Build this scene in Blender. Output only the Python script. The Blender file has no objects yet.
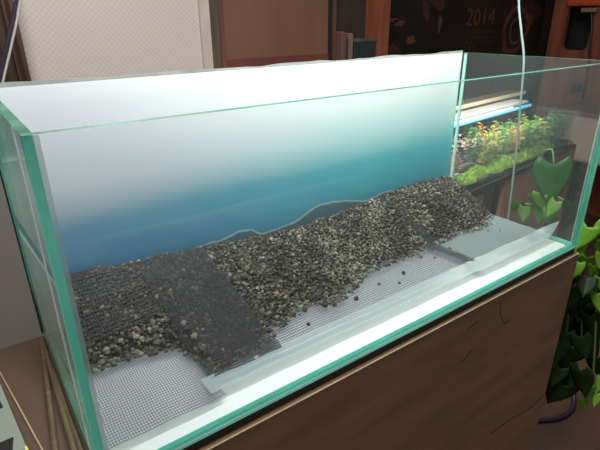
import bpy, bmesh, math, random
import numpy as np
from mathutils import Vector, Matrix, noise

random.seed(7)
C = bpy.context.scene.collection
R = random.random
def U(a, b): return a + (b - a) * random.random()

# ------------------------------------------------------------------ helpers
class MB:
    """collects shapes and links them as one mesh object"""
    def __init__(s): s.v = []; s.f = []; s.mi = []
    def add(s, vs, fs, mi=0):
        b = len(s.v); s.v += [tuple(v) for v in vs]
        s.f += [tuple(i + b for i in f) for f in fs]; s.mi += [mi] * len(fs)
    def box(s, x0, x1, y0, y1, z0, z1, mi=0):
        s.add([(x0,y0,z0),(x1,y0,z0),(x1,y1,z0),(x0,y1,z0),(x0,y0,z1),(x1,y0,z1),(x1,y1,z1),(x0,y1,z1)],
              [(0,3,2,1),(4,5,6,7),(0,1,5,4),(1,2,6,5),(2,3,7,6),(3,0,4,7)], mi)
    def tube(s, pts, r, n=8, mi=0, r1=None):
        pts = [Vector(p) for p in pts]; m = len(pts); vs = []; fs = []
        up = Vector((0.13, 0.21, 0.97)).normalized()
        for i, p in enumerate(pts):
            t = (pts[min(i+1, m-1)] - pts[max(i-1, 0)]).normalized()
            a = t.cross(up)
            if a.length < .05: a = t.cross(Vector((1, 0, 0)))
            a.normalize(); b = t.cross(a)
            rr = r if r1 is None else r + (r1 - r) * i / (m - 1)
            for k in range(n):
                w = 2 * math.pi * k / n
                vs.append(p + a * math.cos(w) * rr + b * math.sin(w) * rr)
        for i in range(m - 1):
            for k in range(n):
                k2 = (k + 1) % n
                fs.append((i*n+k, i*n+k2, (i+1)*n+k2, (i+1)*n+k))
        fs.append(tuple(range(n))[::-1]); fs.append(tuple((m-1)*n + k for k in range(n)))
        s.add(vs, fs, mi)
    def build(s, name, mats, parent=None, loc=(0,0,0), smooth=False, bevel=0):
        me = bpy.data.meshes.new(name)
        loc = Vector(loc)
        me.from_pydata([Vector(v) - loc for v in s.v], [], s.f)
        for m in (mats if isinstance(mats, (list, tuple)) else [mats]): me.materials.append(m)
        me.polygons.foreach_set('material_index', s.mi)
        if smooth: me.polygons.foreach_set('use_smooth', [True] * len(s.f))
        bm = bmesh.new(); bm.from_mesh(me)
        bmesh.ops.recalc_face_normals(bm, faces=bm.faces)
        if bevel:
            bmesh.ops.bevel(bm, geom=list(bm.edges), offset=bevel, segments=2, affect='EDGES', profile=.6)
        bm.to_mesh(me); bm.free(); me.update()
        o = bpy.data.objects.new(name, me); C.objects.link(o)
        o.location = loc
        if parent is not None:
            o.parent = parent; o.location = loc - parent.location
        return o

def tag(o, label, cat, group=None, kind=None):
    o['label'] = label; o['category'] = cat
    if group: o['group'] = group
    if kind: o['kind'] = kind
    return o
def thing(name, label, cat, loc=(0,0,0), group=None):
    o = bpy.data.objects.new(name, None); C.objects.link(o); o.empty_display_size = .02
    o.location = loc
    return tag(o, label, cat, group)
def struct(o, label=None, cat=None):
    o['kind'] = 'structure'
    if label: o['label'] = label
    if cat: o['category'] = cat
    return o
def smooth_path(pts, n=6):
    pts = [Vector(p) for p in pts]; out = []
    for i in range(len(pts) - 1):
        p0 = pts[max(i-1, 0)]; p1 = pts[i]; p2 = pts[i+1]; p3 = pts[min(i+2, len(pts)-1)]
        for k in range(n):
            t = k / n
            out.append(.5 * ((2*p1) + (p2-p0)*t + (2*p0-5*p1+4*p2-p3)*t*t + (3*p1-p0-3*p2+p3)*t**3))
    out.append(pts[-1]); return out

# ------------------------------------------------------------------ materials
def mat(name, col, rough=.6, metal=0, spec=.5, var=0, scale=20, bump=0, stretch=(1,1,1), col2=None, rnd=0, trans=0):
    m = bpy.data.materials.new(name); m.use_nodes = True
    nt = m.node_tree; N = nt.nodes; L = nt.links
    b = N['Principled BSDF']
    b.inputs['Base Color'].default_value = (*col, 1); b.inputs['Roughness'].default_value = rough
    b.inputs['Metallic'].default_value = metal; b.inputs['Specular IOR Level'].default_value = spec
    src = None
    if var or col2 or bump:
        tc = N.new('ShaderNodeTexCoord'); mp = N.new('ShaderNodeMapping'); mp.inputs['Scale'].default_value = stretch
        nz = N.new('ShaderNodeTexNoise'); nz.inputs['Scale'].default_value = scale; nz.inputs['Detail'].default_value = 6
        L.new(tc.outputs['Object'], mp.inputs['Vector']); L.new(mp.outputs['Vector'], nz.inputs['Vector'])
        rp = N.new('ShaderNodeValToRGB'); rp.color_ramp.elements[0].position = .3; rp.color_ramp.elements[1].position = .7
        c2 = col2 or tuple(min(1, c * (1 + var)) for c in col); c1 = col if col2 else tuple(c * (1 - var) for c in col)
        rp.color_ramp.elements[0].color = (*c1, 1); rp.color_ramp.elements[1].color = (*c2, 1)
        L.new(nz.outputs['Fac'], rp.inputs['Fac']); src = rp.outputs['Color']
        if bump:
            bp = N.new('ShaderNodeBump'); bp.inputs['Strength'].default_value = bump; bp.inputs['Distance'].default_value = .01
            L.new(nz.outputs['Fac'], bp.inputs['Height']); L.new(bp.outputs['Normal'], b.inputs['Normal'])
    if rnd:
        oi = N.new('ShaderNodeObjectInfo'); gi = N.new('ShaderNodeNewGeometry')
        ad = N.new('ShaderNodeMath'); ad.operation = 'ADD'; L.new(oi.outputs['Random'], ad.inputs[0]); L.new(gi.outputs['Random Per Island'], ad.inputs[1])
        fr = N.new('ShaderNodeMath'); fr.operation = 'FRACT'; L.new(ad.outputs[0], fr.inputs[0])
        mr = N.new('ShaderNodeMapRange'); mr.inputs['To Min'].default_value = 1 - rnd; mr.inputs['To Max'].default_value = 1 + rnd
        L.new(fr.outputs[0], mr.inputs['Value'])
        mx = N.new('ShaderNodeVectorMath'); mx.operation = 'SCALE'
        if src: L.new(src, mx.inputs[0])
        else: mx.inputs[0].default_value = col
        L.new(mr.outputs[0], mx.inputs['Scale']); src = mx.outputs[0]
    if src: L.new(src, b.inputs['Base Color'])
    if trans:
        tr = N.new('ShaderNodeBsdfTranslucent')
        if src: L.new(src, tr.inputs['Color'])
        else: tr.inputs['Color'].default_value = (*col, 1)
        ms = N.new('ShaderNodeMixShader'); ms.inputs[0].default_value = trans
        L.new(b.outputs[0], ms.inputs[1]); L.new(tr.outputs[0], ms.inputs[2])
        L.new(ms.outputs[0], N['Material Output'].inputs['Surface'])
    return m

def glass_mat(name, tint, haze_d, haze_t, haze_col=(.85,.95,.92), rough=.02):
    """thin clear pane: tinted transmission, mirror reflection rising at grazing angles, a film of dust"""
    m = bpy.data.materials.new(name); m.use_nodes = True
    nt = m.node_tree; N = nt.nodes; L = nt.links; N.remove(N['Principled BSDF'])
    tr = N.new('ShaderNodeBsdfTransparent'); tr.inputs[0].default_value = (*tint, 1)
    gl = N.new('ShaderNodeBsdfGlossy'); gl.inputs['Roughness'].default_value = rough; gl.inputs['Color'].default_value = (1,1,1,1)
    lw = N.new('ShaderNodeLayerWeight')
    pw = N.new('ShaderNodeMath'); pw.operation = 'POWER'; pw.inputs[1].default_value = 5; L.new(lw.outputs['Facing'], pw.inputs[0])
    ma = N.new('ShaderNodeMath'); ma.operation = 'MULTIPLY_ADD'; ma.inputs[1].default_value = .92; ma.inputs[2].default_value = .03
    L.new(pw.outputs[0], ma.inputs[0])
    m1 = N.new('ShaderNodeMixShader'); L.new(ma.outputs[0], m1.inputs[0]); L.new(tr.outputs[0], m1.inputs[1]); L.new(gl.outputs[0], m1.inputs[2])
    df = N.new('ShaderNodeBsdfDiffuse'); df.inputs[0].default_value = (*haze_col, 1)
    tl = N.new('ShaderNodeBsdfTranslucent'); tl.inputs[0].default_value = (*haze_col, 1)
    m2 = N.new('ShaderNodeMixShader'); m2.inputs[0].default_value = haze_d; L.new(m1.outputs[0], m2.inputs[1]); L.new(df.outputs[0], m2.inputs[2])
    m3 = N.new('ShaderNodeMixShader'); L.new(m2.outputs[0], m3.inputs[1]); L.new(tl.outputs[0], m3.inputs[2])
    tc = N.new('ShaderNodeTexCoord'); nz = N.new('ShaderNodeTexNoise'); nz.inputs['Scale'].default_value = 7; nz.inputs['Detail'].default_value = 5
    L.new(tc.outputs['Object'], nz.inputs['Vector'])
    mr = N.new('ShaderNodeMapRange'); mr.inputs['From Min'].default_value = .35; mr.inputs['From Max'].default_value = .65
    mr.inputs['To Min'].default_value = haze_t * .6; mr.inputs['To Max'].default_value = haze_t * 1.4
    L.new(nz.outputs['Fac'], mr.inputs['Value']); L.new(mr.outputs[0], m3.inputs[0])
    L.new(m3.outputs[0], N['Material Output'].inputs['Surface'])
    return m

def mesh_mat(name, wire, period, width, film=0.0, film_col=(.8,.85,.85), ky=1.0):
    """woven plastic net: square grid of threads in UV space (metres), open holes between"""
    m = bpy.data.materials.new(name); m.use_nodes = True
    nt = m.node_tree; N = nt.nodes; L = nt.links
    b = N['Principled BSDF']; b.inputs['Base Color'].default_value = (*wire, 1); b.inputs['Roughness'].default_value = .7; b.inputs['Specular IOR Level'].default_value = .1
    uv = N.new('ShaderNodeUVMap'); sp = N.new('ShaderNodeSeparateXYZ'); L.new(uv.outputs[0], sp.inputs[0])
    outs = []
    for k in ('X', 'Y'):
        d = N.new('ShaderNodeMath'); d.operation = 'DIVIDE'; d.inputs[1].default_value = period * (1 if k == 'X' else ky); L.new(sp.outputs[k], d.inputs[0])
        f = N.new('ShaderNodeMath'); f.operation = 'FRACT'; L.new(d.outputs[0], f.inputs[0])
        g = N.new('ShaderNodeMath'); g.operation = 'LESS_THAN'; g.inputs[1].default_value = width; L.new(f.outputs[0], g.inputs[0])
        outs.append(g.outputs[0])
    mx = N.new('ShaderNodeMath'); mx.operation = 'MAXIMUM'; L.new(outs[0], mx.inputs[0]); L.new(outs[1], mx.inputs[1])
    tr = N.new('ShaderNodeBsdfTransparent')
    hole = tr.outputs[0]
    if film:
        df = N.new('ShaderNodeBsdfDiffuse'); df.inputs[0].default_value = (*film_col, 1)
        mf = N.new('ShaderNodeMixShader'); mf.inputs[0].default_value = film
        L.new(tr.outputs[0], mf.inputs[1]); L.new(df.outputs[0], mf.inputs[2]); hole = mf.outputs[0]
    ms = N.new('ShaderNodeMixShader'); L.new(mx.outputs[0], ms.inputs[0]); L.new(hole, ms.inputs[1]); L.new(b.outputs[0], ms.inputs[2])
    L.new(ms.outputs[0], N['Material Output'].inputs['Surface'])
    return m

def film_mat(name, col, alpha):
    m = bpy.data.materials.new(name); m.use_nodes = True
    b = m.node_tree.nodes['Principled BSDF']; b.inputs['Base Color'].default_value = (*col, 1)
    b.inputs['Roughness'].default_value = .35; b.inputs['Alpha'].default_value = alpha
    return m
def emit_mat(name, col, s):
    m = bpy.data.materials.new(name); m.use_nodes = True
    b = m.node_tree.nodes['Principled BSDF']; b.inputs['Base Color'].default_value = (*col, 1)
    b.inputs['Emission Color'].default_value = (*col, 1); b.inputs['Emission Strength'].default_value = s
    return m

M = {}
M['glass'] = glass_mat('clear_glass', (.985, .993, .99), .007, .016)
M['glass_right'] = glass_mat('dusty_glass', (.965, .98, .972), .006, .006)
M['glass_floor'] = glass_mat('greasy_floor_glass', (.97, .985, .98), .01, .01, rough=.45)
M['glass_left'] = glass_mat('left_glass', (.97, .99, .98), .02, .02)
M['glass_edge'] = mat('green_glass_edge', (.20, .80, .62), .2, trans=.55, var=.15, scale=9)
M['rim_edge'] = mat('green_glass_rim', (.10, .26, .19), .12, var=.4, scale=14)
M['grey_rim'] = mat('grey_glass_rim', (.27, .30, .28), .3, var=.25, scale=25)
M['glint_line'] = mat('pale_glint_line', (.55, .66, .64), .3)  # pale tone for the light lines drawn on the glass
M['plank'] = mat('red_brown_wood', (.14, .055, .032), .5, var=.35, scale=6, stretch=(6,6,.6))
M['post'] = mat('grey_brown_wood', (.10, .065, .045), .55, var=.3, scale=6, stretch=(6,6,.6))
M['jamb'] = mat('beige_jamb', (.52, .46, .39), .55, var=.1)
M['cupboard'] = mat('tan_brown_board', (.18, .085, .05), .5, var=.12, scale=3, stretch=(4,4,.5))
M['rail'] = mat('dark_red_rail', (.15, .045, .03), .5, var=.2, scale=8)
M['dark'] = mat('near_black', (.012, .011, .011), .7)
M['darkwall'] = mat('dark_brown_wall', (.035, .02, .014), .8, var=.4, scale=5)
M['floor'] = mat('red_brown_floor', (.085, .038, .024), .5, var=.25, scale=4, stretch=(.6,6,1))
M['stand'] = mat('plywood_face', (.19, .10, .050), .5, col2=(.29, .165, .085), scale=5, stretch=(.9,1,4), bump=.02)
M['standtop'] = mat('stand_top_wood', (.062, .037, .023), .5, var=.2, scale=5, stretch=(5,.7,1))
M['ply_edge'] = mat('pale_ply_edge', (.55, .45, .31), .6, var=.1)
M['mat_dark'] = mat('dark_brown_mat', (.028, .015, .011), .7)
M['white'] = mat('white_sheet', (.60, .62, .615), .5, var=.03)
M['bamboo'] = mat('old_bamboo', (.085, .06, .03), .5, var=.35, scale=12, stretch=(6,.7,6))
M['box'] = mat('pale_green_plastic', (.17, .20, .17), .4)
M['yellow'] = mat('yellow_trim', (.5, .45, .16), .5)
M['black'] = mat('black_plastic', (.012, .012, .014), .4)
M['tube'] = mat('pale_airline_tube', (.22, .29, .27), .35)
M['cord_dark'] = mat('dark_cord', (.025, .018, .035), .4)
M['cord_pale'] = mat('pale_cord', (.42, .40, .40), .4)
def gravel_mat(name):
    m = mat(name, (.05, .05, .05), .9, spec=.15, rnd=.6, var=.3, scale=160, bump=.3)
    nt = m.node_tree; N = nt.nodes; L = nt.links; b = N['Principled BSDF']
    src = b.inputs['Base Color'].links[0].from_socket
    g = N.new('ShaderNodeNewGeometry'); nz = N.new('ShaderNodeTexNoise'); nz.inputs['Scale'].default_value = 13; nz.inputs['Detail'].default_value = 4
    L.new(g.outputs['Position'], nz.inputs['Vector'])
    oi = N.new('ShaderNodeObjectInfo'); ad = N.new('ShaderNodeMath'); ad.operation = 'ADD'; L.new(oi.outputs['Random'], ad.inputs[0]); L.new(g.outputs['Random Per Island'], ad.inputs[1])
    ml = N.new('ShaderNodeMath'); ml.operation = 'MULTIPLY'; ml.inputs[1].default_value = 7.31; L.new(ad.outputs[0], ml.inputs[0])
    fr = N.new('ShaderNodeMath'); fr.operation = 'FRACT'; L.new(ml.outputs[0], fr.inputs[0])
    mm = N.new('ShaderNodeMath'); mm.operation = 'MULTIPLY_ADD'; mm.inputs[1].default_value = .36; L.new(fr.outputs[0], mm.inputs[0]); L.new(nz.outputs['Fac'], mm.inputs[2])
    rp = N.new('ShaderNodeValToRGB'); e = rp.color_ramp.elements
    e[0].position = .50; e[0].color = (.58, .53, .44, 1); e[1].position = .86; e[1].color = (2.5, 2.35, 1.75, 1)
    x = e.new(.68); x.color = (1.25, 1.18, .90, 1)
    L.new(mm.outputs[0], rp.inputs[0])
    vm = N.new('ShaderNodeVectorMath'); vm.operation = 'MULTIPLY'; L.new(src, vm.inputs[0]); L.new(rp.outputs[0], vm.inputs[1]); L.new(vm.outputs[0], b.inputs['Base Color'])
    return m
M['gravel'] = gravel_mat('lava_gravel'); M['gravel_mix'] = gravel_mat('lava_gravel_mixed')
M['soil'] = mat('dark_soil', (.016, .014, .011), .95, spec=.1, var=.4, scale=120, bump=.4)
M['net'] = mesh_mat('grey_net', (.12, .125, .14), .0030, .34, ky=1.45)
M['net_wide'] = mesh_mat('wide_net', (.09, .095, .105), .0038, .34, ky=1.4)
M['net_over'] = mesh_mat('net_over_gravel', (.022, .022, .024), .0040, .26, ky=1.4)
M['net_dark'] = mesh_mat('dark_net', (.020, .021, .023), .0034, .36, ky=1.2)
M['net_fine'] = mesh_mat('fine_net', (.09, .11, .11), .0026, .36, film=.7, film_col=(.15, .205, .20))
M['hem'] = film_mat('pale_hem', (.23, .29, .285), .6)
M['leaf'] = mat('pothos_leaf', (.13, .29, .025), .4, spec=.3, var=.3, scale=30, trans=.35, rnd=.4)
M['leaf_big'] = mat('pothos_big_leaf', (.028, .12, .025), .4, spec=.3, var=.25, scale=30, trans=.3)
M['leaf_shaded'] = mat('pothos_shaded_leaf', (.013, .03, .008), .45, spec=.2, var=.3, scale=30, trans=.2, rnd=.4)  # leaf green darkened: shade on the hanging leaves put into the colour
M['vine'] = mat('vine_stem', (.10, .17, .05), .5)
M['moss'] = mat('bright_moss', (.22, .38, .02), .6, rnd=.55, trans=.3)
M['moss_dark'] = mat('deep_green_moss', (.12, .22, .02), .6, rnd=.6, trans=.3)  # darker green moss, used towards the right end
M['green'] = mat('green_stem_plant', (.07, .20, .03), .5, rnd=.6, trans=.3)
M['olive'] = mat('olive_stem_plant', (.24, .26, .03), .5, rnd=.5, trans=.3)
M['red'] = mat('red_stem_plant', (.42, .06, .035), .5, rnd=.5, trans=.3)
M['orange'] = mat('orange_stem_plant', (.50, .20, .03), .5, rnd=.5, trans=.3)
M['darkgreen'] = mat('dark_green_plant', (.03, .07, .03), .5, rnd=.4, trans=.15)
M['led'] = emit_mat('white_led', (1, .97, .92), 3)
M['blue_led'] = emit_mat('blue_led', (.10, .45, .78), 1.0)
M['taupe'] = mat('taupe_board', (.40, .29, .23), .5, var=.1, scale=4)
M['pinkwood'] = mat('pink_brown_board', (.17, .08, .058), .5, var=.15, scale=5)
M['redwood'] = mat('reddish_wood', (.26, .075, .038), .45, var=.3, scale=5, stretch=(5,5,.7))
M['orange_cloth'] = mat('orange_plastic', (.55, .09, .02), .5)
M['rock'] = mat('dark_driftwood', (.05, .045, .035), .8, var=.4, scale=40)
M['print_red'] = mat('faded_red_ink', (.16, .035, .025), .6, var=.4, scale=12)
M['print_orange'] = mat('faded_orange_ink', (.11, .036, .014), .6, var=.3, scale=20)
M['print_dim'] = mat('dim_brown_ink', (.045, .022, .011), .6, var=.3, scale=30)
M['print_pale'] = mat('pale_ink', (.22, .12, .09), .6, var=.3, scale=30)

# patterned door pane (diamond lattice moulded in the pane)
def door_mat():
    m = mat('diamond_pattern_pane', (.62, .535, .49), .35)
    nt = m.node_tree; N = nt.nodes; L = nt.links; b = N['Principled BSDF']
    tc = N.new('ShaderNodeTexCoord'); sp = N.new('ShaderNodeSeparateXYZ'); L.new(tc.outputs['Object'], sp.inputs[0])
    outs = []
    for op in ('ADD', 'SUBTRACT'):
        a = N.new('ShaderNodeMath'); a.operation = op; L.new(sp.outputs['X'], a.inputs[0]); L.new(sp.outputs['Z'], a.inputs[1])
        d = N.new('ShaderNodeMath'); d.operation = 'DIVIDE'; d.inputs[1].default_value = .0175; L.new(a.outputs[0], d.inputs[0])
        f = N.new('ShaderNodeMath'); f.operation = 'PINGPONG'; f.inputs[1].default_value = .5; L.new(d.outputs[0], f.inputs[0])
        outs.append(f.outputs[0])
    mn = N.new('ShaderNodeMath'); mn.operation = 'MINIMUM'; L.new(outs[0], mn.inputs[0]); L.new(outs[1], mn.inputs[1])
    rp = N.new('ShaderNodeValToRGB'); rp.color_ramp.elements[0].position = .02; rp.color_ramp.elements[1].position = .22
    rp.color_ramp.elements[0].color = (.565, .475, .435, 1); rp.color_ramp.elements[1].color = (.63, .55, .505, 1)
    L.new(mn.outputs[0], rp.inputs[0]); L.new(rp.outputs[0], b.inputs['Base Color'])
    bp = N.new('ShaderNodeBump'); bp.inputs['Strength'].default_value = .1; bp.inputs['Distance'].default_value = .002
    L.new(mn.outputs[0], bp.inputs['Height']); L.new(bp.outputs[0], b.inputs['Normal'])
    return m
M['door'] = door_mat()

# printed sea backdrop: white sky, pale haze, blue water, dark ridge of surf
def poster_mat():
    m = mat('printed_seascape', (.8, .82, .84), .45)
    nt = m.node_tree; N = nt.nodes; L = nt.links; b = N['Principled BSDF']
    tc = N.new('ShaderNodeTexCoord'); sp = N.new('ShaderNodeSeparateXYZ'); L.new(tc.outputs['Object'], sp.inputs[0])
    nz = N.new('ShaderNodeTexNoise'); nz.inputs['Scale'].default_value = 5; nz.inputs['Detail'].default_value = 3
    mp = N.new('ShaderNodeMapping'); mp.inputs['Scale'].default_value = (1, 1, 2.5); L.new(tc.outputs['Object'], mp.inputs[0]); L.new(mp.outputs[0], nz.inputs['Vector'])
    zz = N.new('ShaderNodeMath'); zz.operation = 'MULTIPLY_ADD'; zz.inputs[1].default_value = .022; L.new(nz.outputs['Fac'], zz.inputs[0])
    zo = N.new('ShaderNodeMath'); zo.operation = 'SUBTRACT'; zo.inputs[1].default_value = .011; L.new(sp.outputs['Z'], zo.inputs[0]); L.new(zo.outputs[0], zz.inputs[2])
    def ramp(stops):
        mr = N.new('ShaderNodeMapRange'); mr.inputs['From Min'].default_value = 0; mr.inputs['From Max'].default_value = .36
        L.new(zz.outputs[0], mr.inputs['Value'])
        rp = N.new('ShaderNodeValToRGB'); e = rp.color_ramp.elements
        while len(e) < len(stops): e.new(.5)
        for q, (z, c) in zip(e, stops): q.position = z / .36; q.color = (*c, 1)
        L.new(mr.outputs[0], rp.inputs[0]); return rp.outputs[0]
    left = ramp([(0, (.03,.15,.30)), (.08, (.05,.22,.43)), (.125, (.075,.26,.45)), (.146, (.12,.31,.47)), (.172, (.42,.50,.60)), (.205, (.66,.67,.75)), (.27, (.80,.80,.87)), (.36, (.88,.88,.93))])
    right = ramp([(0, (.01,.20,.26)), (.08, (.015,.30,.37)), (.125, (.025,.38,.43)), (.146, (.05,.42,.47)), (.175, (.24,.57,.58)), (.205, (.46,.70,.68)), (.26, (.72,.83,.80)), (.36, (.85,.87,.86))])
    fx = N.new('ShaderNodeMapRange'); fx.inputs['From Min'].default_value = .05; fx.inputs['From Max'].default_value = .65; L.new(sp.outputs['X'], fx.inputs['Value'])
    mx = N.new('ShaderNodeMix'); mx.data_type = 'RGBA'; L.new(fx.outputs[0], mx.inputs['Factor']); L.new(left, mx.inputs['A']); L.new(right, mx.inputs['B'])  # left-right shift: partly print, partly lighting and haze put into the colour
    # printed ridge with a white line of surf
    xr = N.new('ShaderNodeMapRange'); xr.inputs['From Max'].default_value = .9; L.new(sp.outputs['X'], xr.inputs['Value'])
    fc = N.new('ShaderNodeFloatCurve'); L.new(xr.outputs[0], fc.inputs['Value'])
    pts = [(0,.03),(.16,.045),(.25,.062),(.297,.064),(.342,.069),(.379,.053),(.443,.057),(.515,.078),(.566,.073),(.60,.066),(.632,.06),(.678,.067),(.78,.05),(.9,.04)]
    cv = fc.mapping.curves[0]
    for i, (x, z) in enumerate(pts):
        if i == 0: cv.points[0].location = (0, z * 10)
        elif i == len(pts) - 1: cv.points[-1].location = (1, z * 10)
        else: cv.points.new(x / .9, z * 10)
    fc.mapping.update()
    dv = N.new('ShaderNodeMath'); dv.operation = 'MULTIPLY'; dv.inputs[1].default_value = .1; L.new(fc.outputs[0], dv.inputs[0])
    n2 = N.new('ShaderNodeTexNoise'); n2.inputs['Scale'].default_value = 60; L.new(tc.outputs['Object'], n2.inputs['Vector'])
    wob = N.new('ShaderNodeMath'); wob.operation = 'MULTIPLY_ADD'; wob.inputs[1].default_value = .008; L.new(n2.outputs['Fac'], wob.inputs[0]); L.new(dv.outputs[0], wob.inputs[2])
    df = N.new('ShaderNodeMath'); df.operation = 'SUBTRACT'; L.new(wob.outputs[0], df.inputs[0]); L.new(sp.outputs['Z'], df.inputs[1])
    rr = N.new('ShaderNodeValToRGB'); e = rr.color_ramp.elements
    mr2 = N.new('ShaderNodeMapRange'); mr2.inputs['From Min'].default_value = -.01; mr2.inputs['From Max'].default_value = .03; L.new(df.outputs[0], mr2.inputs['Value'])
    e[0].position = .245; e[0].color = (0,0,0,1); e[1].position = .27; e[1].color = (1,1,1,1)
    L.new(mr2.outputs[0], rr.inputs[0])
    rc = N.new('ShaderNodeValToRGB'); e = rc.color_ramp.elements
    e[0].position = .31; e[0].color = (.34,.46,.52,1); e[1].position = .37; e[1].color = (.045,.12,.15,1)
    L.new(mr2.outputs[0], rc.inputs[0])
    m2 = N.new('ShaderNodeMix'); m2.data_type = 'RGBA'; L.new(rr.outputs[0], m2.inputs['Factor']); L.new(mx.outputs['Result'], m2.inputs['A']); L.new(rc.outputs[0], m2.inputs['B'])
    L.new(m2.outputs['Result'], b.inputs['Base Color'])
    return m
M['poster'] = poster_mat()

# ------------------------------------------------------------------ the room
FZ = -.70; WY = 1.30
def wall(name, *b, m='darkwall', label=None):
    q = MB(); q.box(*b); return struct(q.build(name, M[m]), label, 'wall')
q = MB(); q.box(-1.2, 4.2, -1.6, WY + .1, FZ - .05, FZ); struct(q.build('floor', M['floor']), 'red-brown wooden floor', 'floor')
wall('wall_back', -1.2, 4.2, WY + .06, WY + .16, FZ, 1.9, label='dark wall behind the doors and posters')
wall('wall_right', 3.35, 3.45, -1.6, WY + .06, FZ, 1.9, label='dark wall at the right')

d1 = thing('door_1', 'pale sliding door with a fine diamond lattice pane behind the aquarium', 'door', (.2, WY, FZ)); struct(d1)
q = MB(); q.box(-.9, .742, WY, WY + .02, FZ + .02, 1.8); q.build('patterned_pane', M['door'], d1, (.2, WY, .3)); q = MB(); q.box(-.9, .742, WY - .008, WY, FZ + .02, .02); q.build('lower_shade_panel', mat('shaded_door_taupe', (.20, .18, .165), .5, var=.06, scale=3), d1)  # added lower panel: shade on the door put into its grey colour
q = MB(); q.box(.742, .778, WY - .012, WY + .03, FZ + .02, 1.8); q.build('door_stile', M['jamb'], d1)
q = MB(); q.box(.778, .806, WY - .02, WY + .04, FZ, 1.9); q.box(.806, .835, WY - .004, WY + .04, FZ, 1.9, 1)
struct(q.build('trim_1', [M['post'], M['plank']]), 'grey-brown door post between the pale door and the tan cupboard', 'trim')
d2 = thing('door_2', 'tan-brown cupboard door with a dark red bottom rail behind the aquarium', 'door', (1.07, WY, FZ)); struct(d2)
q = MB(); q.box(.835, 1.312, WY, WY + .02, .275, 1.8); q.build('door_panel', M['cupboard'], d2)
q = MB(); q.box(.835, 1.312, WY - .006, WY + .02, .20, .275); q.build('bottom_rail', M['rail'], d2)
q = MB(); q.box(.835, 1.312, WY, WY + .02, FZ + .02, .20); q.build('lower_panel', M['cupboard'], d2)
q = MB(); q.box(1.312, 1.325, WY - .012, WY + .04, FZ, 1.9, 1); q.box(1.325, 1.352, WY - .004, WY + .04, FZ, 1.9)
struct(q.build('trim_2', [M['plank'], M['dark']]), 'narrow brown post right of the tan cupboard door', 'trim')

# shelf with box and books between the posts
sh = thing('shelf_unit', 'dark narrow shelf unit with a red-brown front post behind the aquarium', 'shelf', (1.46, WY, FZ))
q = MB(); q.box(1.352, 1.56, WY + .035, WY + .05, FZ, 1.8); q.build('back_board', M['darkwall'], sh)
q = MB(); q.box(1.352, 1.56, WY - .05, WY + .035, .215, .232); q.build('shelf_board', M['post'], sh)
q = MB(); q.box(1.552, 1.604, WY - .06, WY + .05, FZ, 1.9); q.build('front_post', M['redwood'], sh)
bx = thing('storage_box', 'dark green storage box with a pale lid edge on the narrow shelf', 'box', (1.48, WY, .232))
q = MB(); q.box(1.425, 1.549, WY - .04, WY + .03, .232, .315); q.build('box_body', mat('dark_green_box', (.02, .035, .03), .5), bx, bevel=.003)
q = MB(); q.box(1.422, 1.551, WY - .043, WY + .032, .315, .328); q.build('lid', mat('box_lid', (.10, .095, .085), .5, var=.4, scale=25), bx, bevel=.002)
cols = [(.16,.075,.055), (.05,.035,.03), (.22,.13,.10)]
names = ['dull red book standing first from the left on the narrow shelf', 'thin dark book standing between two others on the narrow shelf', 'pinkish book standing next to the dark green box']
x = 1.356
for c, l, w, h in zip(cols, names, (.024, .014, .024), (.125, .10, .118)):
    bk = thing('book', l, 'book', (x + w/2, WY, .232), 'books on the narrow shelf')
    q = MB(); q.box(x, x + w, WY - .035, WY + .03, .232, .232 + h); q.build('cover', mat('book_cover', c, .5), bk, bevel=.0015)
    q = MB(); q.box(x + .003, x + w - .003, WY - .03, WY + .0305, .236, .232 + h + .0004); q.build('pages', M['jamb'], bk)
    x += w + .001

# posters on the back wall
def blob(q, cx, cz, rx, rz, y, n=18, jag=.25, seed=0, mi=0, inner=0):
    rnd = random.Random(seed); ph = [rnd.uniform(1 - jag, 1 + jag) for _ in range(n)]
    vs = []; fs = []
    for k in range(n):
        a = 2 * math.pi * k / n
        vs.append((cx + rx * math.cos(a) * ph[k], y, cz + rz * math.sin(a) * ph[k]))
    if inner:
        for k in range(n):
            a = 2 * math.pi * k / n
            vs.append((cx + rx * inner * math.cos(a) * ph[k], y, cz + rz * inner * math.sin(a) * ph[k]))
        for k in range(n): fs.append((k, (k+1) % n, n + (k+1) % n, n + k))
    else: fs.append(tuple(range(n)))
    q.add(vs, fs, mi)
PY = WY + .045
p1 = thing('event_poster', 'large black poster with the faded orange year 2014 and lines of small print', 'poster', (2.1, PY, .3))
q = MB(); q.box(1.63, 2.58, PY, PY + .006, -.25, 1.2); q.build('paper', mat('black_paper', (.012, .009, .008), .5, var=.5, scale=4), p1)
q = MB()
for i, (cx, cz, rx, rz) in enumerate([(1.70,.40,.05,.012),(1.77,.385,.035,.014),(2.02,.50,.06,.05),(1.86,.31,.03,.02),(1.95,.44,.025,.05),(2.28,.53,.10,.035),(2.06,.38,.012,.045),(1.74,.27,.05,.03),(1.68,.23,.02,.06)]):
    blob(q, cx, cz, rx, rz, PY - .0012, seed=i, jag=.45, mi=(1,1,0,2,0,0,1,0,0)[i])
q.build('printed_figures', [mat('dim_red_ink', (.055, .016, .012), .6), mat('dim_pale_ink', (.09, .045, .032), .6), mat('dim_orange_ink', (.13, .035, .015), .6)], p1)
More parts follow.
